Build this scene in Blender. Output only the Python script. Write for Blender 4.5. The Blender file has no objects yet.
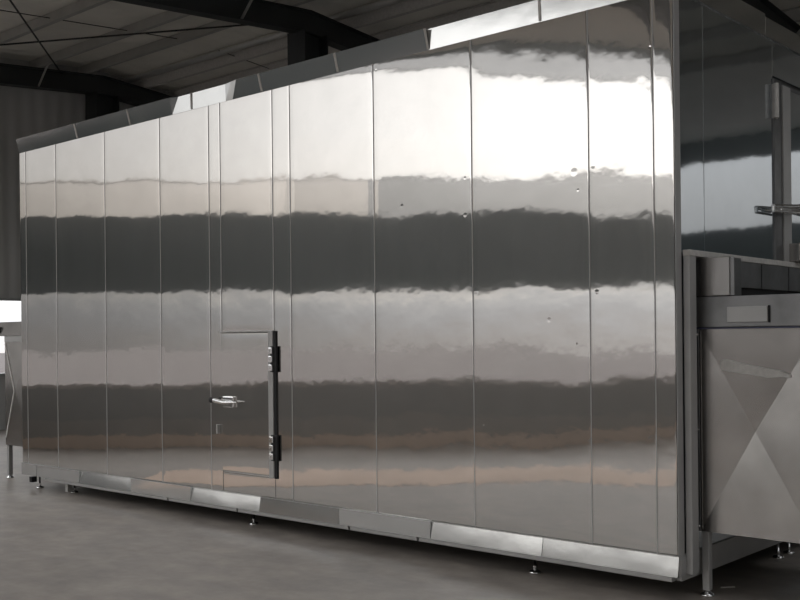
import bpy, bmesh, math, random
from mathutils import Vector, Matrix, noise
C = bpy.context.scene.collection
random.seed(4)

# ------------------------------------------------------------------ helpers
def link(o): C.objects.link(o); return o

class MB:
    def __init__(s): s.v = []; s.f = []; s.smooth = []
    def add(s, vs, fs, sm=False):
        n = len(s.v); s.v += [tuple(v) for v in vs]
        for f in fs: s.f.append(tuple(i + n for i in f)); s.smooth.append(sm)
    def box(s, x0, x1, y0, y1, z0, z1, b=0.0):
        if b <= 0:
            vs = [(x, y, z) for x in (x0, x1) for y in (y0, y1) for z in (z0, z1)]
            s.add(vs, [(0,1,3,2),(4,6,7,5),(0,4,5,1),(2,3,7,6),(0,2,6,4),(1,5,7,3)])
            return s
        bm = bmesh.new(); bmesh.ops.create_cube(bm, size=1)
        for v in bm.verts:
            v.co = Vector(((x0+x1)/2 + v.co.x*(x1-x0), (y0+y1)/2 + v.co.y*(y1-y0), (z0+z1)/2 + v.co.z*(z1-z0)))
        bmesh.ops.bevel(bm, geom=bm.edges[:], offset=b, segments=2, profile=0.5, affect='EDGES')
        bm.verts.index_update()
        s.add([v.co[:] for v in bm.verts], [tuple(v.index for v in f.verts) for f in bm.faces]); bm.free()
        return s
    def cyl(s, a, b, r, n=14, r2=None, cap=True):
        a = Vector(a); b = Vector(b); d = (b-a).normalized(); r2 = r if r2 is None else r2
        u = d.orthogonal().normalized(); w = d.cross(u)
        vs = []
        for i in range(n):
            t = 2*math.pi*i/n; q = u*math.cos(t) + w*math.sin(t)
            vs += [a + q*r, b + q*r2]
        s.add(vs, [(2*i, (2*i+2) % (2*n), (2*i+3) % (2*n), 2*i+1) for i in range(n)], True)
        if cap:
            s.add([vs[2*i] for i in range(n)], [tuple(reversed(range(n)))])
            s.add([vs[2*i+1] for i in range(n)], [tuple(range(n))])
        return s
    def lathe(s, c, prof, n=20):
        c = Vector(c); vs = []
        for r, z in prof:
            for i in range(n):
                t = 2*math.pi*i/n; vs.append(c + Vector((r*math.cos(t), r*math.sin(t), z)))
        fs = [(k*n+i, k*n+(i+1) % n, (k+1)*n+(i+1) % n, (k+1)*n+i) for k in range(len(prof)-1) for i in range(n)]
        s.add(vs, fs, True); return s
    def beam(s, a, b, w, h, up=(0,0,1)):
        a = Vector(a); b = Vector(b); d = (b-a).normalized(); sd = d.cross(Vector(up)).normalized(); u = sd.cross(d)
        vs = []
        for p in (a, b):
            for i, j in ((-1,-1),(1,-1),(1,1),(-1,1)): vs.append(p + sd*i*w/2 + u*j*h/2)
        s.add(vs, [(3,2,1,0),(4,5,6,7),(0,1,5,4),(1,2,6,5),(2,3,7,6),(3,0,4,7)]); return s
    def build(s, name, m, parent=None, **props):
        me = bpy.data.meshes.new(name)
        off = Vector((0,0,0)); p = parent
        while p: off += p.location; p = p.parent
        me.from_pydata([tuple(Vector(v) - off) for v in s.v], [], s.f)
        for pl, sm in zip(me.polygons, s.smooth): pl.use_smooth = sm
        me.validate()
        bm = bmesh.new(); bm.from_mesh(me); bmesh.ops.recalc_face_normals(bm, faces=bm.faces); bm.to_mesh(me); bm.free()
        me.materials.append(m)
        o = bpy.data.objects.new(name, me); link(o)
        if parent: o.parent = parent
        for k, v in props.items(): o[k] = v
        return o

def recenter(o, base):
    """put a single-mesh thing's origin at its base"""
    base = Vector(base)
    o.data.transform(Matrix.Translation(-base)); o.location = base; return o
def thing(name, loc, label, cat, group=None):
    o = bpy.data.objects.new(name, None); o.empty_display_size = .2; o.location = loc
    o['label'] = label; o['category'] = cat
    if group: o['group'] = group
    return link(o)
def struct(name, mb, m):
    return mb.build(name, m, None, kind='structure')
def copy_tree(o, parent=None):
    c = o.copy(); C.objects.link(c); c.parent = parent
    for ch in o.children: copy_tree(ch, c)
    return c

# ------------------------------------------------------------------ materials
def newmat(name):
    m = bpy.data.materials.new(name); m.use_nodes = True
    nt = m.node_tree; nt.nodes.clear(); out = nt.nodes.new('ShaderNodeOutputMaterial')
    return m, nt, out
def N(nt, t, **kw):
    n = nt.nodes.new(t)
    for k, v in kw.items():
        if k in n.inputs: n.inputs[k].default_value = v
        else: setattr(n, k, v)
    return n
def L(nt, a, b): nt.links.new(a, b)
def scaled_pos(nt, sc):
    g = N(nt, 'ShaderNodeNewGeometry'); v = N(nt, 'ShaderNodeVectorMath', operation='MULTIPLY')
    L(nt, g.outputs['Position'], v.inputs[0]); v.inputs[1].default_value = sc
    return g, v
def noise_tex(nt, sc, scale=1, detail=2, rough=.5):
    g, v = scaled_pos(nt, sc)
    n = N(nt, 'ShaderNodeTexNoise'); n.inputs['Scale'].default_value = scale
    n.inputs['Detail'].default_value = detail; n.inputs['Roughness'].default_value = rough
    L(nt, v.outputs[0], n.inputs['Vector']); return n
def math_(nt, op, a, b=None, c=None):
    n = N(nt, 'ShaderNodeMath', operation=op)
    for i, q in enumerate((a, b, c)):
        if q is None: continue
        if isinstance(q, (int, float)): n.inputs[i].default_value = q
        else: L(nt, q, n.inputs[i])
    return n.outputs[0]
def simple(name, col, rough=.6, metal=0., noise_amt=.15, sc=3., bump=0.):
    m, nt, out = newmat(name)
    b = N(nt, 'ShaderNodeBsdfPrincipled'); b.inputs['Roughness'].default_value = rough; b.inputs['Metallic'].default_value = metal
    n = noise_tex(nt, (1,1,1), sc, 4)
    mix = N(nt, 'ShaderNodeMixRGB'); L(nt, n.outputs['Fac'], mix.inputs[0])
    mix.inputs[1].default_value = tuple(c*(1-noise_amt) for c in col)+(1,)
    mix.inputs[2].default_value = tuple(min(1, c*(1+noise_amt)) for c in col)+(1,)
    L(nt, mix.outputs[0], b.inputs['Base Color'])
    if bump:
        bp = N(nt, 'ShaderNodeBump'); bp.inputs['Distance'].default_value = bump; L(nt, n.outputs['Fac'], bp.inputs['Height']); L(nt, bp.outputs[0], b.inputs['Normal'])
    L(nt, b.outputs[0], out.inputs[0]); return m

# (x, z, radius, depth) of the small dents in the front sheets
DENTS = [(-1.582, 2.712, 0.0132, 0.00077), (-0.667, 2.534, 0.0108, 0.00066), (-0.686, 1.549, 0.0096, 0.00066), (-0.897, 1.707, 0.021, 0.00033), (-1.496, 1.919, 0.027, -0.00066), (-0.535, 1.877, 0.018, -0.00044), (-1.438, 0.993, 0.0072, 0.00044), (-0.695, 2.653, 0.03, 0.00033), (-0.555, 2.674, 0.018, -0.00044), (-2.173, 2.571, 0.018, 0.00033), (-2.42, 3.617, 0.012, 0.00044), (-0.149, 3.348, 0.012, 0.00044), (-2.489, 1.7, 0.0072, 0.00022), (-5.58, 3.899, 0.012, 0.00044), (-1.585, 2.454, 0.018, 0.00033)]
def steel(name, col=(.675,.652,.625), r1=.05, r2=.34, mixf=.14, wob=1.0, fine=1.0, dents=False, smudge=.06):
    m, nt, out = newmat(name)
    # slow sheet waviness, stretched along the sheet, plus a finer ripple
    a = noise_tex(nt, (1.0, 1.0, 1.5), 1.1, 1.5)
    b = noise_tex(nt, (1.0, 1.0, 1.2), 4.8, 2.5, .5)
    c = noise_tex(nt, (1.0, 1.0, .5), 26, 2)
    h = math_(nt, 'MULTIPLY', a.outputs['Fac'], .0042*wob)
    h = math_(nt, 'MULTIPLY_ADD', b.outputs['Fac'], .00075*wob, h)
    h = math_(nt, 'MULTIPLY_ADD', c.outputs['Fac'], .00003*fine, h)
    if dents:
        g = N(nt, 'ShaderNodeNewGeometry')
        for x, z, r, dp in DENTS:
            d = N(nt, 'ShaderNodeVectorMath', operation='DISTANCE'); L(nt, g.outputs['Position'], d.inputs[0]); d.inputs[1].default_value = (x, 0, z)
            mr = N(nt, 'ShaderNodeMapRange', interpolation_type='SMOOTHSTEP'); L(nt, d.outputs['Value'], mr.inputs[0])
            for i, q in enumerate((0, r, -dp, 0)): mr.inputs[i+1].default_value = q
            h = math_(nt, 'ADD', h, mr.outputs[0])
    bp = N(nt, 'ShaderNodeBump'); bp.inputs['Distance'].default_value = 1; bp.inputs['Strength'].default_value = 1
    L(nt, h, bp.inputs['Height'])
    s = noise_tex(nt, (1,1,1), 3.5, 5, .6)
    cr = N(nt, 'ShaderNodeMapRange'); L(nt, s.outputs['Fac'], cr.inputs[0])
    for i, q in enumerate((.3, .75, 1-smudge, 1.0)): cr.inputs[i+1].default_value = q
    cm = N(nt, 'ShaderNodeVectorMath', operation='SCALE'); cm.inputs[0].default_value = col; L(nt, cr.outputs[0], cm.inputs['Scale'])
    g1 = N(nt, 'ShaderNodeBsdfAnisotropic'); g1.inputs['Roughness'].default_value = r1
    g2 = N(nt, 'ShaderNodeBsdfAnisotropic'); g2.inputs['Roughness'].default_value = r2
    for gg in (g1, g2): L(nt, cm.outputs[0], gg.inputs['Color']); L(nt, bp.outputs[0], gg.inputs['Normal'])
    mx = N(nt, 'ShaderNodeMixShader'); mx.inputs[0].default_value = mixf
    L(nt, g1.outputs[0], mx.inputs[1]); L(nt, g2.outputs[0], mx.inputs[2]); L(nt, mx.outputs[0], out.inputs[0])
    return m
def glass(name, t, gl=.04):
    m, nt, out = newmat(name)
    tr = N(nt, 'ShaderNodeBsdfTransparent'); q = t if isinstance(t, tuple) else (t, t, t)
    tr.inputs[0].default_value = tuple(math.sqrt(x) for x in q)+(1,)
    g = N(nt, 'ShaderNodeBsdfAnisotropic'); g.inputs['Roughness'].default_value = .05
    mx = N(nt, 'ShaderNodeMixShader'); mx.inputs[0].default_value = gl
    L(nt, tr.outputs[0], mx.inputs[1]); L(nt, g.outputs[0], mx.inputs[2]); L(nt, mx.outputs[0], out.inputs[0]); return m

M = {}
M['steel'] = steel('mirror_steel', dents=True)
M['steel_end'] = steel('mirror_steel_end', col=(.64,.68,.71), wob=.5)
M['trim'] = steel('trim_steel', col=(.72,.72,.71), r1=.14, wob=1.2)
M['brushed'] = steel('brushed_steel', col=(.50,.48,.46), r1=.22, r2=.45, mixf=.25, wob=.3, smudge=.25)
M['brushed_dark'] = steel('worn_steel', col=(.36,.36,.36), r1=.34, r2=.6, mixf=.5, wob=.3, smudge=.35)
M['matte_steel'] = simple('matte_steel', (.44,.435,.425), .4, .35, .12, 6)
M['pipe'] = steel('galvanised_pipe', col=(.7,.7,.68), r1=.42, r2=.7, mixf=.4, wob=.1)
M['chrome'] = steel('chrome', col=(.85,.85,.84), r1=.1, wob=0, mixf=.1)
M['rubber'] = simple('black_rubber', (.012,.012,.013), .6)
M['gap'] = simple('dark_seam_backing', (.16,.16,.16), .5, .5)
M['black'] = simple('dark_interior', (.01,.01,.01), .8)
M['paint'] = simple('dark_structural_paint', (.030,.033,.033), .55, 0, .2, 2)
M['galv'] = simple('galvanised_steel', (.46,.455,.43), .5, .3, .2, 4)
M['rod'] = simple('rod_steel', (.015,.015,.014), .6)
M['film'] = simple('protective_film', (.55,.53,.50), .5, 0, .25, 30, .002)
M['plinth'] = simple('tan_plinth_paint', (.78,.61,.49), .7)
M['seal'] = simple('pale_seam_sealant', (.44,.435,.43), .5)
M['brown'] = simple('brown_skirting_paint', (.37,.355,.335), .7)
M['sill'] = simple('pale_sill_paint', (.50,.46,.43), .6)
M['stripe'] = simple('tan_floor_glow', (.70,.52,.40), .6, 0, .25, 1.2)
M['dado'] = simple('grey_green_dado_paint', (.30,.305,.30), .6)
M['frame'] = simple('window_frame_paint', (.35,.36,.36), .5)

def wall_mat(name, col, axis):
    m, nt, out = newmat(name)
    b = N(nt, 'ShaderNodeBsdfPrincipled'); b.inputs['Roughness'].default_value = .55
    g = N(nt, 'ShaderNodeNewGeometry'); w = N(nt, 'ShaderNodeTexWave', wave_type='BANDS', bands_direction=axis)
    w.inputs['Scale'].default_value = 1.1; L(nt, g.outputs['Position'], w.inputs['Vector'])
    bp = N(nt, 'ShaderNodeBump'); bp.inputs['Distance'].default_value = .02; bp.inputs['Strength'].default_value = .6
    L(nt, w.outputs['Fac'], bp.inputs['Height']); L(nt, bp.outputs[0], b.inputs['Normal'])
    n = noise_tex(nt, (1,1,.3), 1.2, 4); mr = N(nt, 'ShaderNodeMapRange'); L(nt, n.outputs['Fac'], mr.inputs[0])
    mr.inputs[3].default_value = .8; mr.inputs[4].default_value = 1.2
    v = N(nt, 'ShaderNodeVectorMath', operation='SCALE'); v.inputs[0].default_value = col; L(nt, mr.outputs[0], v.inputs['Scale'])
    L(nt, v.outputs[0], b.inputs['Base Color']); L(nt, b.outputs[0], out.inputs[0]); return m
M['wall_gable'] = wall_mat('grey_corrugated_sheet', (.47,.47,.455), 'Y')
M['wall'] = wall_mat('blue_grey_corrugated_sheet', (.185,.235,.245), 'X')
M['roof'] = wall_mat('roof_sheet', (.80,.78,.71), 'X')

def floor_mat():
    m, nt, out = newmat('concrete_floor')
    b = N(nt, 'ShaderNodeBsdfPrincipled')
    n1 = noise_tex(nt, (1,1,1), .7, 6, .6); n2 = noise_tex(nt, (1,1,1), 6, 8, .65); n3 = noise_tex(nt, (1,2.2,1), 2.2, 3, .5)
    r = N(nt, 'ShaderNodeValToRGB'); L(nt, n1.outputs['Fac'], r.inputs[0])
    r.color_ramp.elements[0].position = .3; r.color_ramp.elements[0].color = (.225,.200,.175,1)
    r.color_ramp.elements[1].position = .72; r.color_ramp.elements[1].color = (.345,.306,.268,1)
    r2 = N(nt, 'ShaderNodeMapRange'); L(nt, n2.outputs['Fac'], r2.inputs[0])
    for i, q in enumerate((.3,.7,.82,1.12)): r2.inputs[i+1].default_value = q
    r3 = N(nt, 'ShaderNodeMapRange'); L(nt, n3.outputs['Fac'], r3.inputs[0])
    for i, q in enumerate((.36,.60,.80,1.05)): r3.inputs[i+1].default_value = q
    f = math_(nt, 'MULTIPLY', r2.outputs[0], r3.outputs[0])
    v = N(nt, 'ShaderNodeVectorMath', operation='SCALE'); L(nt, r.outputs[0], v.inputs[0]); L(nt, f, v.inputs['Scale'])
    L(nt, v.outputs[0], b.inputs['Base Color'])
    rr = N(nt, 'ShaderNodeMapRange'); L(nt, n3.outputs['Fac'], rr.inputs[0]); rr.inputs[3].default_value = .34; rr.inputs[4].default_value = .55
    L(nt, rr.outputs[0], b.inputs['Roughness'])
    bp = N(nt, 'ShaderNodeBump'); bp.inputs['Distance'].default_value = .004; bp.inputs['Strength'].default_value = .5
    L(nt, n2.outputs['Fac'], bp.inputs['Height']); L(nt, bp.outputs[0], b.inputs['Normal'])
    L(nt, b.outputs[0], out.inputs[0]); return m
M['floor'] = floor_mat()
M['ground'] = simple('pale_yard', (.075,.062,.056), .9, 0, .2, .3)

# ------------------------------------------------------------------ hall shell
XW, XE, YB = -15.1, 9.0, 16.4
RY = 5.5                                   # ridge line
def rz(y):                                 # top of the rafters
    return 6.74 - (.075*(RY-y) if y < RY else .088*(y-RY))
P0 = Vector((-7.43, -5.85, 0)); DW = Vector((.746, -.666, 0)).normalized()   # long front wall
NW = Vector((DW.y, -DW.x, 0))              # its outward normal (away from the machine)
if NW.y > 0: NW = -NW
def wp(t, z, n=0): q = P0 + DW*t + NW*n; return (q.x, q.y, z)
tW = (XW-P0.x)/DW.x; tE = (XE-P0.x)/DW.x
def wy(x): return (P0 + DW*((x-P0.x)/DW.x)).y
def wbox(mb, t0, t1, z0, z1, n0=0., n1=.2):
    vs = [wp(t, z, n) for t in (t0, t1) for n in (n0, n1) for z in (z0, z1)]
    mb.add(vs, [(0,1,3,2),(4,6,7,5),(0,4,5,1),(2,3,7,6),(0,2,6,4),(1,5,7,3)])

def slab(mb, poly, z0, z1):
    n = len(poly); zf0 = z0 if callable(z0) else (lambda y: z0); zf1 = z1 if callable(z1) else (lambda y: z1)
    vs = [(x, y, zf0(y)) for x, y in poly] + [(x, y, zf1(y)) for x, y in poly]
    mb.add(vs, [tuple(range(n-1,-1,-1)), tuple(range(n, 2*n))] + [(i, (i+1) % n, (i+1) % n+n, i+n) for i in range(n)])
plan = [(XW, YB), (XW, wy(XW)), (XE, wy(XE)), (XE, YB)]
f = MB(); slab(f, plan, -.2, 0); struct('floor', f, M['floor'])
g = MB(); g.box(-160, 160, -200, 120, -.35, -.21); struct('ground', g, M['ground'])
r = MB(); e = .3
FILL_SKY = [(-6.6, -5.4), (-1.2, 0.4), (2.9, 4.5), (6.0, 7.6)]; SY0, SY1 = -3.6, 4.6     # unseen roof lights, added in the near slope for more daylight
zf0, zf1 = (lambda y: rz(y)+.2), (lambda y: rz(y)+.26)
slab(r, [(XW-e, RY), (XW-e, wy(XW)-.2), (P0.x+DW.x*((SY0-P0.y)/DW.y), SY0), (XE+e, SY0), (XE+e, RY)][:0] or [(XW-e, SY1), (XW-e, RY), (XE+e, RY), (XE+e, SY1)], zf0, zf1)
xq = P0.x+DW.x*((SY0-.2-P0.y)/DW.y)-.3
slab(r, [(XW-e, SY1), (XW-e, wy(XW)-.2), (xq, SY0), (FILL_SKY[0][0], SY0), (FILL_SKY[0][0], SY1)], zf0, zf1)
for i in range(len(FILL_SKY)):
    x0 = FILL_SKY[i][1]; x1 = FILL_SKY[i+1][0] if i+1 < len(FILL_SKY) else XE+e
    slab(r, [(x0, SY1), (x0, SY0), (x1, SY0), (x1, SY1)], zf0, zf1)
slab(r, [(xq, SY0), (XE+e, wy(XE)-e), (XE+e, SY0)], zf0, zf1)
slab(r, [(XW-e, YB+e), (XW-e, RY), (XE+e, RY), (XE+e, YB+e)], lambda y: rz(y)+.2, lambda y: rz(y)+.26)
struct('ceiling', r, M['roof'])

# front wall (long, opposite the machine): plinth, dado, two bands of glazing
def roofz_t(t): return rz(wp(t, 0)[1]) + .2
w = MB()
TL0, TL1 = tW+.4, 16.0
wbox(w, tW, tE, 2.33, 3.46)
wbox(w, tW, TL0, .0, 2.33); wbox(w, TL1, tE, 0, 2.33)
wbox(w, tW, TL0, 3.46, 5.0); wbox(w, TL1, tE, 3.46, 4.3)
struct('wall_front', w, M['wall'])
w = MB(); wbox(w, TL0, TL1, .42, .90); struct('trim_1', w, M['dado'])
w = MB(); wbox(w, TL0, TL1, .001, .18, -.03, .2); struct('trim_2', w, M['plinth'])
w = MB(); wbox(w, TL0, TL1, .18, .42, -.02, .2); struct('trim_4', w, M['brown'])
w = MB(); wbox(w, TL0, TL1, .90, .95, -.01, .2); struct('trim_5', w, M['sill'])
w = MB(); wbox(w, -2.9, 9.5, .001, .005, -4.2, -2.85); struct('trim_6', w, M['stripe'])     # tan colour standing in for warm light on the floor
G = {'warm2': glass('stained_glass', (.60,.58,.56)), 'clear': glass('window_glass', .93), 'dusty': glass('dusty_glass', (.36,.365,.37)), 'warm': glass('yellowed_glass', (.80,.77,.74)),
     'haze': glass('hazy_glass', (.6,.6,.6)), 'back': glass('smoked_glass', (.96,.96,.97))}
wn = [0]
def window_box(poly_fn, name_frame=True): ...
def front_window(t0, t1, z0, z1a, z1b, mat, sill=True):
    wn[0] += 1
    fr = MB(); n = 1
    wbox(fr, t0, t1, z0-.03, z0 if sill else z0-.025, .05, .13)
    o = struct('window_%d' % wn[0], fr, M['frame'])
    p = MB()
    vs = [wp(t0, z0, .085), wp(t1, z0, .085), wp(t1, z1b, .085), wp(t0, z1a, .085), wp(t0, z0, .095), wp(t1, z0, .095), wp(t1, z1b, .095), wp(t0, z1a, .095)]
    p.add(vs, [(0,1,2,3),(7,6,5,4),(0,4,5,1),(1,5,6,2),(2,6,7,3),(3,7,4,0)])
    p.build('pane', G[mat], o)
    return o
front_window(TL0, TL1, .95, 2.33, 2.33, 'clear')
ts = -.42
zs = 4.02
front_window(TL0, ts-1.25, 3.46, zs, zs, 'warm'); front_window(ts-1.25, ts, 3.46, zs, zs, 'warm2'); front_window(ts, TL1, 3.46, zs, zs, 'dusty')
ztop = lambda t: roofz_t(t) - .14
zmid = lambda t: roofz_t(t) - .46
front_window(TL0, ts-1.6, zs, ztop(TL0), ztop(ts-1.6), 'clear', False)
front_window(ts-1.6, ts, zs, zmid(ts-1.6), zmid(ts), 'clear', False); front_window(ts, TL1, zs, zmid(ts), zmid(TL1), 'clear', False)
wn[0] += 1; fr = MB(); tt0, tt1 = ts-1.6, TL1
def strip(mb, dz0, dz1, n0, n1):
    vs = [wp(t, zmid(t)+dz, n) for t in (tt0, tt1) for n in (n0, n1) for dz in (dz0, dz1)]
    mb.add(vs, [(0,1,3,2),(4,6,7,5),(0,4,5,1),(2,3,7,6),(0,2,6,4),(1,5,7,3)])
strip(fr, 0, .02, .06, .12); o = struct('window_%d' % wn[0], fr, M['frame'])
p = MB(); strip(p, .02, .32, .085, .095); p.build('pane', G['dusty'], o)
w = MB()      # eaves band above the glazing
vs = []
for t in (TL0, TL1):
    for n in (0, .2): vs += [wp(t, ztop(t), n), wp(t, roofz_t(t)+.1, n)]
w.add(vs, [(0,1,3,2),(4,6,7,5),(0,4,5,1),(2,3,7,6),(0,2,6,4),(1,5,7,3)])
struct('trim_3', w, M['wall'])

for a, b in FILL_SKY:  # frames and panes of the added roof lights
    wn[0] += 1; fr = MB()
    for x in (a, b): slab(fr, [(x-.03, SY0), (x+.03, SY0), (x+.03, SY1), (x-.03, SY1)], lambda y: rz(y)+.17, lambda y: rz(y)+.29)
    o = struct('window_%d' % wn[0], fr, M['frame'])
    p = MB(); slab(p, [(a+.03, SY0), (b-.03, SY0), (b-.03, SY1), (a+.03, SY1)], lambda y: rz(y)+.22, lambda y: rz(y)+.23); p.build('pane', G['haze'], o)
# gable wall on the left, with its low window band
w = MB(); yg0 = wy(XW); ga, gb = 1.6, 4.6
def gab(y0, y1, z0, z1a, z1b, n0=-.2, n1=0.):
    vs = [(XW+n, y, z) for (y, zt) in ((y0, z1a), (y1, z1b)) for n in (n0, n1) for z in (z0, zt)]
    w.add(vs, [(0,1,3,2),(4,6,7,5),(0,4,5,1),(2,3,7,6),(0,2,6,4),(1,5,7,3)])
gab(yg0, ga, 0, rz(yg0)+.2, rz(ga)+.2); gab(ga, gb, 0, 1.0, 1.0); gab(ga, gb, 2.40, rz(ga)+.2, rz(gb)+.2)
gab(gb, RY, 0, rz(gb)+.2, rz(RY)+.2); gab(RY, YB, 0, rz(RY)+.2, rz(YB)+.2)
struct('wall_left', w, M['wall_gable'])
wn[0] += 1
fr = MB()
for y in (ga, (ga+gb)/2, gb): fr.box(XW-.14, XW-.06, y-.03, y+.03, 1.0, 2.4)
fr.box(XW-.14, XW+.03, ga, gb, 2.36, 2.40); fr.box(XW-.14, XW+.05, ga, gb, .98, 1.03)
o = struct('window_%d' % wn[0], fr, M['frame'])
MB().box(XW-.105, XW-.095, ga, gb, 1.0, 2.4).build('pane', G['clear'], o)

# back wall with a high strip of windows
ZB0, ZB1 = 3.95, 5.5
w = MB(); w.box(XW, XE, YB, YB+.2, 0, ZB0).box(XW, XE, YB, YB+.2, ZB1, rz(YB)+.2)
w.box(XW, XW+2, YB, YB+.2, ZB0, ZB1); struct('wall_back', w, M['wall'])
wn[0] += 1; fr = MB()
for i in range(8): x = XW+2+(XE-XW-2)*i/7; fr.box(x-.03, x+.03, YB+.05, YB+.12, ZB0, ZB1)
o = struct('window_%d' % wn[0], fr, M['frame'])
MB().box(XW+2, XE, YB+.08, YB+.09, ZB0, ZB1).build('pane', G['back'], o)

# unseen right wall; two open doorways added to brighten the hall
w = MB(); yr0 = wy(XE)
FILL_DOORS = ((-17.0, -9.5), (-7.5, .0))
def rw(y0, y1, z0, z1f):
    vs = [(XE+n, y, z) for y in (y0, y1) for n in (0, .2) for z in (z0, z1f(y))]
    w.add(vs, [(0,1,3,2),(4,6,7,5),(0,4,5,1),(2,3,7,6),(0,2,6,4),(1,5,7,3)])
zr = lambda y: rz(y)+.2
DH = 4.3
rw(yr0, FILL_DOORS[0][0], 0, zr); rw(FILL_DOORS[0][1], FILL_DOORS[1][0], 0, zr); rw(FILL_DOORS[1][1], RY, 0, zr); rw(RY, YB, 0, zr)
for a, b in FILL_DOORS: rw(a, b, DH, zr)
struct('wall_right', w, M['wall'])
for i, (a, b) in enumerate(FILL_DOORS):
    d = MB(); d.box(XE-.12, XE, a-.12, a, 0, DH).box(XE-.12, XE, b, b+.12, 0, DH).box(XE-.35, XE, a-.12, b+.12, DH, DH+.4)
    struct('door_%d' % (i+1), d, M['frame'])  # surround of an added doorway

# ------------------------------------------------------------------ roof steel
XR = {'A': -8.985, 'B': -14.80, 'C': -3.17, 'D': 2.64}
def brace(mb, x, y, s=1):
    mb.beam((x, y, rz(y)-.34), (x+.42*s, y, rz(y)+.08), .05, .012, (0,1,0)); return mb
RLAB = {'A': 'dark steel roof rafter crossing behind the middle column above the long steel machine',
        'B': 'dark steel roof rafter in front of the left gable wall, beyond the crossed tie rods',
        'C': 'dark steel roof rafter with pale brace above the machine top at the upper right corner'}
def rafter(k):
    x = XR[k]; y0 = wy(x)+.05; y1 = YB
    root = thing('roof_rafter', (x, RY, rz(RY)-.36), RLAB[k], 'rafter')
    for nm, (dz0, dz1, hw) in (('web', (-.346, -.014, .005)), ('top_flange', (-.014, 0, .10)), ('bottom_flange', (-.36, -.346, .10))):
        mb = MB()
        for a, b in ((y0, RY), (RY, y1)):
            vs = [(x+s*hw, y, rz(y)+d) for y in (a, b) for s in (-1, 1) for d in (dz0, dz1)]
            mb.add(vs, [(0,1,3,2),(4,6,7,5),(0,4,5,1),(2,3,7,6),(0,2,6,4),(1,5,7,3)])
        mb.build(nm, M['paint'], root)
    for y in {'A': (4.15, 7.25), 'B': (4.15, 7.25), 'C': (7.25, 10.05)}[k]:
        brace(MB(), x, y).build('flange_brace', M['galv'], root, label='pale grey angled flange brace')
for k in 'ABC': rafter(k)
CL = {'A': 'dark steel column rising behind the middle of the long steel machine',
      'B': 'dark steel column beside the left gable wall, above the machine\'s left end'}
for k in 'AB':
    x = XR[k]; root = thing('steel_column', (x, RY, 0), CL[k], 'column'); h = rz(RY)-.36; s = .25
    MB().box(x-.008, x+.008, RY-s+.016, RY+s-.016, .02, h).build('web', M['paint'], root)
    for y in (RY-s, RY+s-.016): MB().box(x-.2, x+.2, y, y+.016, .02, h).build('flange', M['paint'], root)
    MB().box(x-.3, x+.3, RY-.33, RY+.33, 0, .02).build('base_plate', M['paint'], root)
py = [5.15, 4.15, 2.75, 1.35, -.05, -1.45, -2.85, -4.25] + [6.42, 7.25, 8.65, 10.05, 11.45]
for i, y in enumerate(py):
    x0 = XW+.02 if y > yg0 else P0.x + DW.x*((y-P0.y)/DW.y) + .1
    z0 = rz(y)+.002
    mb = MB(); mb.box(x0, XE-.05, y-.006, y+.006, z0, z0+.19)
    s = 1 if y > RY else -1
    mb.box(x0, XE-.05, min(y, y+s*.075), max(y, y+s*.075), z0, z0+.012).box(x0, XE-.05, min(y, y-s*.075), max(y, y-s*.075), z0+.18, z0+.19)
    lab = 'long grey roof purlin running along the near slope of the roof' if y < RY else 'long grey roof purlin running along the far slope behind the ridge'
    o = mb.build('roof_purlin', M['film'] if y in (6.42, 7.25) else M['galv'], None, label=lab, category='purlin', group='purlins on the near roof slope' if y < RY else 'purlins on the far roof slope')
    recenter(o, (x0, y, z0))
for (a, b, lab) in (((XR['B'], 4.65, 6.62), (XR['A'], .09, 6.27), 'thin black tie rod slanting steeply down from the top edge toward the left rafter'),
                    ((XR['A'], 5.82, 6.70), (XR['B'], 1.46, 6.38), 'thin black tie rod running nearly level across the upper left, crossing the steeper one')):
    o = MB().cyl(a, b, .014, 10).build('tie_rod', M['rod'], None, label=lab, category='tie rod'); recenter(o, a)
o = MB().cyl((XW+.05, 6.13, 6.79), (XE-.1, 6.13, 6.79), .055, 20).build('roof_pipe', M['pipe'], None, label='long pale round pipe running under the roof just behind the ridge', category='pipe'); recenter(o, (XW+.05, 6.13, 6.735))
for (y0, y1) in ((1.35, 2.75), (2.75, 4.15), (4.15, 5.15), (6.05, 7.25)):
    x = -11.9
    o = MB().cyl((x, y0, rz(y0)+.11), (x, y1, rz(y1)+.11), .008, 8).build('sag_rod', M['rod'], None, label='thin dark sag rod between two neighbouring roof purlins at upper left', category='rod', group='sag rods between purlins')
    recenter(o, (x, y0, rz(y0)+.11))

# ------------------------------------------------------------------ the spiral freezer enclosure
LX, W, H, ZT, ZBm = -7.769, 4.6, 3.679, .279, .152
fz = thing('freezer_enclosure', (LX/2, W/2, 0), 'huge mirror-finish stainless steel freezer cabin filling the picture, standing on small feet', 'freezer')
core = MB().box(LX+.02, -.02, .02, W-.02, .20, H-.01); core.build('inner_shell', M['gap'], fz)

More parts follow.
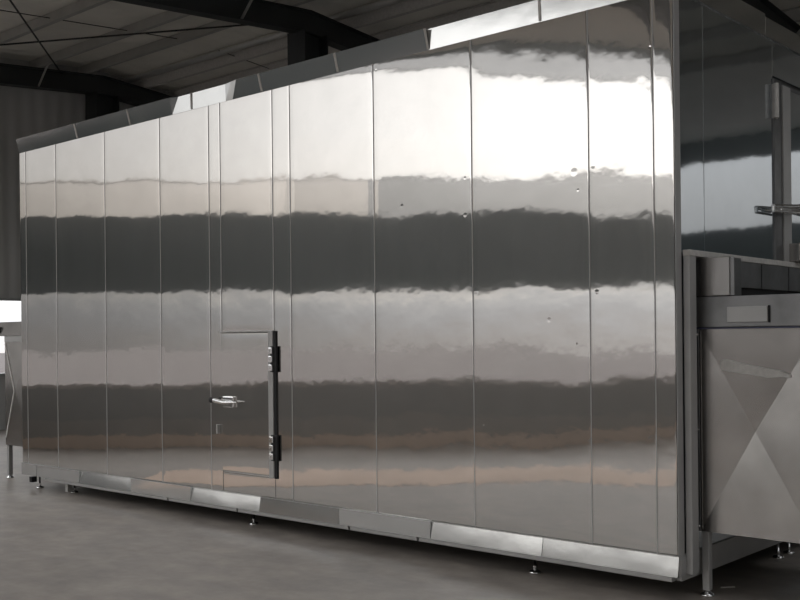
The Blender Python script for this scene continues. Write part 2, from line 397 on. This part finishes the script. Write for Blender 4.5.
def panel(x0, x1, z0, z1, pitch=0., yaw=0., seed=0, name='wall_panel', mat='steel', nx=18, nz=60, gap=.0030, parent=None, yb=.018, yf=0.):
    """front sheet: folded edges, slightly sprung surface"""
    mb = MB(); x0 += gap; x1 -= gap
    nx = max(6, int((x1-x0)/.06)); nz = max(6, int((z1-z0)/.07))
    fx = [0, .004/(x1-x0), .012/(x1-x0)] ; us = sorted(set(fx + [i/nx for i in range(1, nx)] + [1-q for q in fx]))
    fzv = [0, .004/(z1-z0), .012/(z1-z0)]; vs_ = sorted(set(fzv + [i/nz for i in range(1, nz)] + [1-q for q in fzv]))
    V = []
    for v in vs_:
        for u in us:
            x = x0+(x1-x0)*u; z = z0+(z1-z0)*v
            d = min((x-x0), (x1-x), (z-z0), (z1-z))
            y = yf + .0012*math.exp(-d/.003) + .00022*math.exp(-d/.045)
            y += pitch*(z-(z0+z1)/2) + yaw*(x-(x0+x1)/2)
            y += .0009*math.sin(math.pi*u)*noise.noise(Vector((seed*3.1+u*1.2, v*2.3, 1.7)))
            V.append((x, y, z))
    n = len(us)
    mb.add(V, [(j*n+i, j*n+i+1, (j+1)*n+i+1, (j+1)*n+i) for j in range(len(vs_)-1) for i in range(n-1)], True)
    # folded returns to the back
    per = [i for i in range(n)] + [j*n+n-1 for j in range(1, len(vs_))] + [(len(vs_)-1)*n+i for i in range(n-2, -1, -1)] + [j*n for j in range(len(vs_)-2, 0, -1)]
    rim = [V[k] for k in per]; bk = [(x, yb, z) for x, y, z in rim]
    m_ = len(rim); mb.add(rim+bk, [(i, i+m_, (i+1) % m_+m_, (i+1) % m_) for i in range(m_)])
    mb.add(bk, [tuple(range(m_))])
    return mb.build(name, M[mat], parent or fz)

DZ1_ = 1.68
SX = [-7.769, -7.64, -7.02, -6.10, -5.18, -4.45, -3.39, -2.455, -1.523, -.587, -.134, 0.0]
PITCH = [0, .0003, .0004, 0, .0003, None, .0000, .0004, .0010, .0006, .0004]
zt_p = ZT+.002
for i in range(len(SX)-1):
    if PITCH[i] is None: continue
    panel(SX[i], SX[i+1], zt_p, H, PITCH[i], 0, i)
def seam(x, z0, z1): MB().box(x-.0032, x+.0032, -.0012, .012, z0, z1, .001).build('seam_strip', M['seal'], fz)
for x in SX[1:-1]: seam(x, zt_p, H)
seam(-4.29, DZ1_ , H); seam(-3.604, DZ1_, H)
# panels round the inspection door
DX0, DX1, DZ0, DZ1 = -4.30, -3.605, .455, 1.665
panel(-4.45, -4.29, zt_p, H, .0003, 0, 20); panel(DX1, -3.39, zt_p, H, .0003, 0, 21)
panel(-4.29, DX1, zt_p, DZ0, .0003, 0, 22); panel(-4.29, DX1, DZ1, H, .0002, 0, 24)

# inspection door with gasket, hinges and latch
dr = panel(DX0+.004, DX1-.056, DZ0+.004, DZ1-.004, .0003, 0, 26, 'inspection_door', yf=-.006)
dr['label'] = 'small steel inspection door'
MB().box(DX1-.052, DX1+.006, -.024, .012, DZ0-.005, DZ1+.005, .003).build('hinge_stile', M['matte_steel'], dr)
MB().box(DX1+.007, DX1+.033, -.012, .01, DZ0-.01, DZ1+.004).build('gasket', M['rubber'], dr, label='black rubber gasket')
MB().box(DX0-.01, DX1-.01, -.012, .004, DZ1-.004, DZ1+.008, .002).build('drip_edge', M['matte_steel'], dr)
def hinge(zc):
    r_ = MB(); x = DX1+.002
    r_.box(x-.025, x+.052, -.026, -.008, zc-.108, zc+.108, .003)
    h_ = r_.build('hinge', M['rubber'], dr, label='black hinge with three steel knuckles')
    k = MB()
    for dz in (-.07, 0, .07):
        k.box(x-.022, x+.022, -.052, -.024, zc+dz-.027, zc+dz+.027, .006).cyl((x-.004, -.058, zc+dz), (x-.004, -.05, zc+dz), .008, 10)
    k.build('knuckle', M['chrome'], h_)
hinge(1.435); hinge(.70)
lt = MB(); zc = 1.06
lt.box(-4.25, -4.11, -.035, -.006, zc-.045, zc+.05, .008)
ltch = lt.build('latch', M['chrome'], dr, label='chrome lever latch')
hb = MB(); hb.cyl((-4.35, -.05, zc+.012), (-4.21, -.064, zc-.002), .022, 12, .018).cyl((-4.21, -.064, zc-.002), (-4.04, -.05, zc+.004), .018, 12, .006)
hb.cyl((-4.19, -.062, zc-.002), (-4.19, -.02, zc-.002), .022, 12)
hb.build('lever', M['chrome'], ltch)
MB().cyl((-4.385, -.052, zc+.014), (-4.345, -.05, zc+.012), .024, 12).build('knob', M['rubber'], ltch, label='black lever end')
MB().box(-4.345, -4.325, -.03, .001, zc-.28, zc-.20, .003).build('keeper', M['matte_steel'], dr)

# end wall sheets (facing right)
def end_panel(y0, y1, z0, z1, name='wall_panel', mat='steel_end', g_=.0015):
    y0 += g_; y1 -= g_; mb = MB(); mb.box(-.018, .0, y0, y1, z0, z1, .003); return mb.build(name, M[mat], fz)
for a, b in ((.021, .40), (.40, 1.50), (2.95, 3.8), (3.8, W)): end_panel(a, b, zt_p, H)
end_panel(1.50, 2.95, zt_p, 1.2); end_panel(1.50, 2.95, 3.42, H)
# left end and back sheets
for k in range(5):
    a = .021+(W-.021)*k/5; b = .021+(W-.021)*(k+1)/5
    MB().box(LX, LX+.018, a+.002, b-.002, zt_p, H, .003).build('wall_panel', M['steel_end'], fz)
for k in range(8):
    a = LX*(k+1)/8; b = LX*k/8
    MB().box(a+.002, b-.002, W-.018, W, zt_p, H, .003).build('wall_panel', M['steel_end'], fz)
MB().box(LX, 0, 0, W, H-.01, H+.03).build('roof_panel', M['matte_steel'], fz)
# tall side door on the end wall
ad = MB().box(.001, .012, 1.78, 2.92, 1.21, 3.36, .003).build('access_door', M['steel_end'], fz, label='tall steel side door')
MB().box(.001, .022, 1.635, 1.775, 1.22, 3.375, .003).build('door_post', M['matte_steel'], ad)
MB().box(-.012, .012, 1.50, 1.63, 1.21, 3.40, .002).build('door_jamb', M['brushed_dark'], ad)
hg = MB().cyl((.03, 1.49, 3.12), (.03, 1.49, 3.36), .018, 12).box(.0, .02, 1.49, 1.545, 3.12, 3.36, .002)
hg.build('hinge', M['film'], ad)
hd = MB(); zh = 2.50
hd.cyl((.06, 1.34, zh-.02), (.09, 1.74, zh+.01), .016, 12).cyl((.09, 1.74, zh+.01), (.09, 2.2, zh), .013, 12).cyl((.012, 1.80, zh), (.11, 1.80, zh), .035, 14)
hd.cyl((.06, 1.34, zh-.05), (.09, 1.78, zh-.035), .010, 10).cyl((.06, 1.34, zh-.05), (.06, 1.34, zh-.02), .012, 10).cyl((.0, 1.46, zh-.035), (.07, 1.46, zh-.035), .014, 10)
hd.build('lever_handle', M['chrome'], ad, label='chrome lever handle')
MB().box(.012, .10, 1.72, 2.1, 2.115, 2.25, .01).build('latch_box', M['brushed'], ad)

# top trim: folded capping strips, each a little out of true
FX = [LX, -6.58, -5.64, -4.68, -3.72, -2.82, -1.90, -.94, .012]
TIP = [.26, .26, .26, .0, .27, .27, .035, .035]          # forward lean of the individual strips
HT = .135
for i in range(8):
    a, b = FX[i]+.002, FX[i+1]-.002; mb = MB(); n = 10; V = []
    ln = TIP[i]
    for k in range(n+1):
        u = k/n; x = a+(b-a)*u
        l2 = ln
        if i == 3: l2 = 0 if u < .55 else .27*min(1, (u-.55)/.10)
        if i == 2 and u > .75: l2 = 0
        for z, y in ((H-.012, -.002), (H+HT, -.006 - l2*HT), (H+HT, .05), (H-.012, .02)): V.append((x, y, z))
    F = []
    for k in range(n):
        for q in range(4): F.append((k*4+q, k*4+(q+1) % 4, (k+1)*4+(q+1) % 4, (k+1)*4+q))
    F += [(0,1,2,3), tuple(n*4+q for q in (3,2,1,0))]
    mb.add(V, F, False); mb.build('top_trim', M['trim'], fz)
    if i:
        q = -.006 - max(TIP[i], TIP[i-1] if i != 4 else .27, 0)*HT if i != 3 else -.008
        MB().beam((FX[i], -.006, H-.006), (FX[i], q-.003, H+HT), .016, .006, (0,1,0)).build('joint_clip', M['film'], fz)
for (a, b, dz) in ((.0, 1.36, .02), (1.36, 2.6, 0), (2.6, 3.7, 0), (3.7, W, 0)):
    MB().box(-.02, .012, a+.002, b-.002, H-.012, H+.125+dz, .003).build('top_trim', M['trim'], fz)
# bottom trim
BX = [LX, -7.45, -6.60, -5.68, -4.74, -3.80, -2.85, -1.92, -.965, .006]
BT = [0, 0, .22, .0, .20, .13, .0, .165, .155]
for i in range(9):
    a, b = BX[i]+.0025, BX[i+1]-.0025; ln = BT[i]; hh = ZT-ZBm; mb = MB(); V = []; n = 12
    for k in range(n+1):
        u = k/n; x = a+(b-a)*u
        e_ = math.sin(math.pi*min(1, max(0, u)))**.35 if 0 < u < 1 else 0
        l2 = ln
        for z, y in ((ZBm, -.014), (ZT, -.014+l2*hh+.0005), (ZT, .02), (ZBm, .02)): V.append((x, y, z))
    F = []
    for k in range(n):
        for q in range(4): F.append((k*4+q, k*4+(q+1) % 4, (k+1)*4+(q+1) % 4, (k+1)*4+q))
    F += [(0,1,2,3), tuple(n*4+q for q in (3,2,1,0))]
    mb.add(V, F, False); mb.build('bottom_trim', M['trim'], fz)
    MB().box(a, b, -.016, -.010, ZT-.003, ZT+.002).build('trim_lip', M['matte_steel'], fz)
# recessed channel under the trim, in lengths
CX = [-7.3, -5.1, -4.1, -2.75, -2.05, -.03]
for i in range(5):
    a, b = CX[i]+.01, CX[i+1]-.01
    MB().box(a, b, -.004, .05, .118, ZBm-.001, .003).build('base_channel', M['matte_steel'], fz)
MB().box(-.004, .008, .01, W, ZBm, ZT, .002).build('bottom_trim', M['matte_steel'], fz)
MB().box(-.06, -.005, .06, W-.05, .118, .20).build('base_channel', M['matte_steel'], fz)
MB().box(.001, .006, .002, .074, ZT, H-.02, .001).build('edge_reflection', M['matte_steel'], fz)  # matte strip painting the brownish reflection at the end panel's edge
MB().box(-.01, .012, .02, .10, .165, ZT-.01, .002).build('corner_bracket', M['matte_steel'], fz)
# screw-adjusted feet
def foot(x, y, par, ztop=.2, name='foot', sc=1.):
    root = MB().lathe((x, y, 0), ((0,0),(.04*sc,0),(.042*sc,.006),(.036*sc,.014),(.016*sc,.022),(.009*sc,.024),(.009*sc,ztop),(0,ztop)), 18)
    root.cyl((x, y, .034), (x, y, .05), .016*sc, 6)
    return root.build(name, M['chrome'], par)
for x, y in ((-7.62, .12), (-6.98, .16), (-4.04, .13), (-1.11, .12), (-.035, 1.60), (-.035, 1.80), (-.12, 3.6), (-7.62, 3.6), (-4.04, 3.6)):
    foot(x, y, fz)
MB().box(-7.74, -7.68, .06, .12, .06, .12, .004).build('foot_block', M['rubber'], fz)
MB().box(-7.0, -6.95, .06, .12, .02, .13, .004).build('foot_block', M['galv'], fz)

# ------------------------------------------------------------------ conveyor troughs at either end
def cross_panel(x0, x1, z0, z1, xc, zc, y, out, parent, br=0, tr=0):
    """sheet stiffened with an X crease standing proud at its centre"""
    mb = MB(); a = (x0, y, z0); b = (x1, y+br, z0); c = (x1, y+tr, z1); d = (x0, y, z1); o = (xc, y-out, zc)
    mb.add([a, b, o], [(0,1,2)]); mb.add([b, c, o], [(0,1,2)]); mb.add([c, d, o], [(0,1,2)]); mb.add([d, a, o], [(0,1,2)])
    q = [(x, y+.045, z) for x, _, z in (a, b, c, d)]
    mb.add([a, b, c, d]+q, [(0,4,5,1),(1,5,6,2),(2,6,7,3),(3,7,4,0),(4,7,6,5)])
    return mb.build('front_panel', M['brushed'], parent)
YI = .24
inf = thing('infeed_trough', (.4, 1.2, 0), 'brushed steel conveyor trough with cross-creased side panel at the right end of the machine', 'conveyor')
fp = cross_panel(.032, .745, .40, 1.635, .369, 1.022, YI, -.030, inf, -.022, .028)
MB().box(.745, 1.6, YI, YI+.02, .40, 1.635, .003).build('front_panel', M['brushed'], inf)
MB().box(.006, .034, YI-.006, YI+.03, .40, 1.64, .002).build('corner_flange', M['brushed_dark'], inf)
MB().box(.030, .046, YI-.004, YI+.03, .41, 1.62, .001).build('corner_flange', M['brushed'], inf)
MB().box(.008, 1.6, YI-.012, YI+.03, 1.645, 1.83, .003).build('top_band', M['brushed_dark'], inf)
MB().box(.004, 1.6, YI-.014, YI+.03, 1.634, 1.643).build('joint_strip', simple('blue_edge_film', (.05,.055,.10), .4), inf, label='dark bluish joint strip')
MB().box(.222, .470, YI-.022, YI-.010, 1.672, 1.765, .003).build('cover_plate', M['matte_steel'], inf)
MB().box(.472, .482, YI-.020, YI-.010, 1.668, 1.768).build('cover_gap', M['black'], inf)
MB().box(.018, .234, YI-.004, YI+.02, 1.834, 2.068, .004).build('corner_plate', M['brushed'], inf, label='bright brushed corner plate')
MB().box(.236, .262, YI, YI+.10, 1.834, 2.06, .002).build('corner_return', M['brushed_dark'], inf)
# hood along the end wall: pale flange and hanging plates, black slab painting the shaded opening underneath
MB().box(.012, .060, .075, 2.3, 2.075, 2.112, .003).build('hood_flange', M['film'], inf, label='pale dusty top flange')
ys = [.765, 1.145, 1.62, 2.1]
for i in range(3):
    MB().box(.045, .055, ys[i]+.01, ys[i+1]-.01, 1.905, 2.073, .002).build('hood_plate', M['brushed_dark'], inf)
MB().box(.05, .062, .755, .772, 1.92, 2.07).build('hood_edge', M['chrome'], inf)
MB().box(.012, .04, .30, 2.3, .45, 2.07).build('tunnel_shade', M['black'], inf)  # solid black in place of the opening's shade
MB().box(.012, .055, .08, .165, .16, 2.10, .003).build('corner_post', M['matte_steel'], inf)
MB().box(.012, .02, .17, .235, .30, 2.06, .001).build('post_gap_shade', M['rubber'], inf)  # black strip stands in for the shaded gap beside the post
MB().box(.03, 1.6, 1.4, 1.42, .40, 1.83, .003).build('back_panel', M['brushed_dark'], inf)
MB().box(.05, 1.6, YI+.02, 1.4, .40, .42).build('trough_floor', M['brushed_dark'], inf)
bolt = MB()
for i, (x, z) in enumerate(((.020, 1.60), (.021, 1.02), (.022, .43), (.020, 1.83-.02))):
    MB().cyl((x, YI-.006, z), (x, YI-.018, z), .010, 8, .006).build('bolt', M['chrome'], inf)
# strip of torn protective film left on the panel
tp = MB(); pts = [(.115, 1.412, 1.382), (.16, 1.443, 1.386), (.21, 1.448, 1.378), (.34, 1.418, 1.362), (.45, 1.398, 1.345), (.53, 1.385, 1.350), (.585, 1.362, 1.345)]
def ysurf(x, z):
    u = (x-.032)/.713; v = (z-1.022)/.613      # lies on the upper crease triangle
    return YI + .030*(1-v) + .028*v*min(1, max(0, .5+(u-.473)/v*.5)) - .002
V = []
for x, z1, z0 in pts:
    for z, dd in ((z0, .0015), (z1, .0015), (z1, .0005), (z0, .0005)): V.append((x, ysurf(x, z)-dd-.001, z))
F = []
for k in range(len(pts)-1):
    for q in range(4): F.append((k*4+q, k*4+(q+1) % 4, (k+1)*4+(q+1) % 4, (k+1)*4+q))
F += [(0,1,2,3), tuple((len(pts)-1)*4+q for q in (3,2,1,0))]
tp.add(V, F); tp.build('film_strip', M['film'], inf, label='pale strip of torn protective film')
def leg(x, y, par, top=.40, w_=.045):
    l = MB().box(x-w_/2, x+w_/2, y-w_/2, y+w_/2, .035, top, .003).build('leg', M['matte_steel'], par)
    MB().lathe((x, y, 0), ((0,0),(.042,0),(.044,.008),(.03,.02),(.014,.028),(.014,.05),(0,.05)), 18).build('foot', M['chrome'], l)
leg(.055, YI+.035, inf); leg(1.5, YI+.035, inf); leg(1.5, 1.36, inf)

outf = thing('outfeed_trough', (-8.35, 1.0, 0), 'grey steel conveyor trough with cross-creased panel at the far left end of the machine', 'conveyor')
YO = .30
cross_panel(-8.715, -8.06, .39, 1.60, -8.44, 1.03, YO, .03, outf)
MB().box(-8.83, -7.79, YO-.01, YO+.03, 1.67, 1.835, .003).build('top_band', M['brushed'], outf)
MB().box(-8.06, -7.79, YO, YO+.02, .39, 1.6, .003).build('front_panel', M['brushed_dark'], outf)
MB().box(-8.72, -7.79, YO-.004, YO+.02, 1.60, 1.67, .003).build('joint_strip', M['matte_steel'], outf)
MB().box(-8.72, -7.79, 1.3, 1.32, .39, 1.835, .003).build('back_panel', M['brushed_dark'], outf)
MB().box(-8.72, -7.79, YO+.03, 1.3, .39, .41).build('trough_floor', M['brushed_dark'], outf)
for s in (-1, 1):       # raised ribs along the creases
    MB().beam((-8.70, YO-.004, 1.03+s*.55), (-8.44, YO-.034, 1.03), .018, .008, (0,1,0)).build('crease_rib', M['film'], outf)
leg(-8.68, YO+.03, outf, .40, .05); leg(-8.68, 1.25, outf, .40, .05); leg(-7.9, 1.25, outf, .40, .05)
MB().beam((-8.80, YO-.03, 1.77), (-8.86, YO-.03, 1.71), .03, .03, (0,1,0)).build('roller_bracket', M['rubber'], outf)

# a scrap on the floor by the trough leg
o = MB().beam((.035, .507, .004), (.10, .562, .008), .02, .004).build('film_scrap', M['film'], None, label='tiny white scrap of film lying on the floor behind the trough leg', category='scrap')
recenter(o, (.07, .535, .002))

# ------------------------------------------------------------------ daylight: hazy sky, brighter toward the veiled sun
wd = bpy.data.worlds.new('sky'); bpy.context.scene.world = wd; wd.use_nodes = True
nt = wd.node_tree; nt.nodes.clear()
out = nt.nodes.new('ShaderNodeOutputWorld'); bg = nt.nodes.new('ShaderNodeBackground')
tc = nt.nodes.new('ShaderNodeTexCoord'); sp = nt.nodes.new('ShaderNodeSeparateXYZ'); L(nt, tc.outputs['Generated'], sp.inputs[0])
cr = nt.nodes.new('ShaderNodeValToRGB'); L(nt, sp.outputs['Z'], cr.inputs[0])
els = [(0, (.60,.58,.57)), (.022, (.66,.67,.69)), (.036, (.80,.81,.82)), (.050, (1.15,1.12,1.07)), (.07, (1.0,.98,.95)), (.13, (1.0,.98,.95)), (.2, (1,1,1)), (1, (.9,.93,1))]
cr.color_ramp.elements[0].position = 0; cr.color_ramp.elements[0].color = els[0][1]+(1,)
cr.color_ramp.elements[1].position = 1; cr.color_ramp.elements[1].color = els[-1][1]+(1,)
for p_, c_ in els[1:-1]: e_ = cr.color_ramp.elements.new(p_); e_.color = c_+(1,)
st = nt.nodes.new('ShaderNodeMapRange'); L(nt, sp.outputs['Z'], st.inputs[0])
for i, q in enumerate((.05, .16, 1.0, 1.9)): st.inputs[i+1].default_value = q
zen = nt.nodes.new('ShaderNodeMapRange'); L(nt, sp.outputs['Z'], zen.inputs[0])      # overcast sky: brighter high up
for i, q in enumerate((.27, .7, 1.0, 5.0)): zen.inputs[i+1].default_value = q
dt = N(nt, 'ShaderNodeVectorMath', operation='DOT_PRODUCT'); L(nt, tc.outputs['Generated'], dt.inputs[0]); dt.inputs[1].default_value = Vector((-.38,-.90,.15)).normalized()
az = nt.nodes.new('ShaderNodeMapRange'); L(nt, dt.outputs['Value'], az.inputs[0])
for i, q in enumerate((.74, 1.0, 0, 1)): az.inputs[i+1].default_value = q
azp = math_(nt, 'MULTIPLY_ADD', math_(nt, 'POWER', az.outputs[0], 2.0), .90, .41)
s_ = math_(nt, 'MULTIPLY', math_(nt, 'MULTIPLY', st.outputs[0], azp), zen.outputs[0])
dt2 = N(nt, 'ShaderNodeVectorMath', operation='DOT_PRODUCT'); L(nt, tc.outputs['Generated'], dt2.inputs[0]); dt2.inputs[1].default_value = Vector((-.95,.33,.08)).normalized()
g2 = nt.nodes.new('ShaderNodeMapRange', ); g2.interpolation_type = 'SMOOTHSTEP'; L(nt, dt2.outputs['Value'], g2.inputs[0])
for i, q in enumerate((.86, .99, 0, 1.6)): g2.inputs[i+1].default_value = q
s_ = math_(nt, 'ADD', s_, g2.outputs[0])
L(nt, cr.outputs[0], bg.inputs['Color']); L(nt, s_, bg.inputs['Strength']); L(nt, bg.outputs[0], out.inputs[0])
wd.cycles.sampling_method = 'MANUAL'; wd.cycles.sample_map_resolution = 512

def portal(name, loc, normal, sx, sy):
    ld = bpy.data.lights.new(name, 'AREA'); ld.shape = 'RECTANGLE'; ld.size = sx; ld.size_y = sy; ld.cycles.is_portal = True
    o = bpy.data.objects.new(name, ld); link(o); o.location = loc
    z = -Vector(normal).normalized(); up = Vector((0,0,1)); x = up.cross(z).normalized(); y = z.cross(x)
    o.matrix_world = Matrix.Translation(loc) @ Matrix((x, y, z)).transposed().to_4x4()
tm = (TL0+TL1)/2
portal('low_window_daylight', wp(tm, 1.605, .3), -NW, TL1-TL0, 1.45)
portal('high_window_daylight', wp(tm, 4.6, .3), -NW, TL1-TL0, 2.6)
for a, b in FILL_DOORS: portal('added_doorway_daylight', (XE+.25, (a+b)/2, DH/2), (-1,0,0), b-a, DH)
for a, b in FILL_SKY:
    ld = bpy.data.lights.new('added_roof_light_daylight', 'AREA'); ld.shape = 'RECTANGLE'; ld.size = b-a; ld.size_y = SY1-SY0+.2; ld.cycles.is_portal = True
    o = bpy.data.objects.new('added_roof_light_daylight', ld); link(o); o.location = ((a+b)/2, (SY0+SY1)/2, rz((SY0+SY1)/2)+.35); o.rotation_euler = (math.atan(.075), 0, 0)
portal('back_window_daylight', ((XW+2+XE)/2, YB+.25, (ZB0+ZB1)/2), (0,-1,0), XE-XW-2, ZB1-ZB0)
portal('gable_window_daylight', (XW-.25, (ga+gb)/2, 1.7), (1,0,0), gb-ga, 1.4)

# ------------------------------------------------------------------ camera
yaw, roll = .7284, -.0105
rt = Vector((math.cos(yaw), math.sin(yaw), 0)); fw = Vector((-math.sin(yaw), math.cos(yaw), 0)); up = Vector((0,0,1))
R_ = rt*math.cos(roll) + up*math.sin(roll); U_ = -rt*math.sin(roll) + up*math.cos(roll)
cd = bpy.data.cameras.new('camera'); co = bpy.data.objects.new('camera', cd); link(co)
co.matrix_world = Matrix.Translation((2.8887, -5.7109, 1.6)) @ Matrix((R_, U_, -fw)).transposed().to_4x4()
cd.sensor_width = 36; cd.lens = 1036.02/800*36; cd.shift_y = (337.88-300)/800; cd.clip_end = 500; cd.clip_start = .05
sc = bpy.context.scene; sc.camera = co
sc.view_settings.view_transform = 'Standard'; sc.view_settings.look = 'None'; sc.view_settings.gamma = 1
sc.view_settings.use_curve_mapping = False; sc.view_settings.exposure = 0.0
sc.cycles.use_denoising = True; sc.cycles.max_bounces = 10; sc.cycles.diffuse_bounces = 4; sc.cycles.glossy_bounces = 5
sc.cycles.transparent_max_bounces = 12; sc.cycles.sample_clamp_indirect = 6
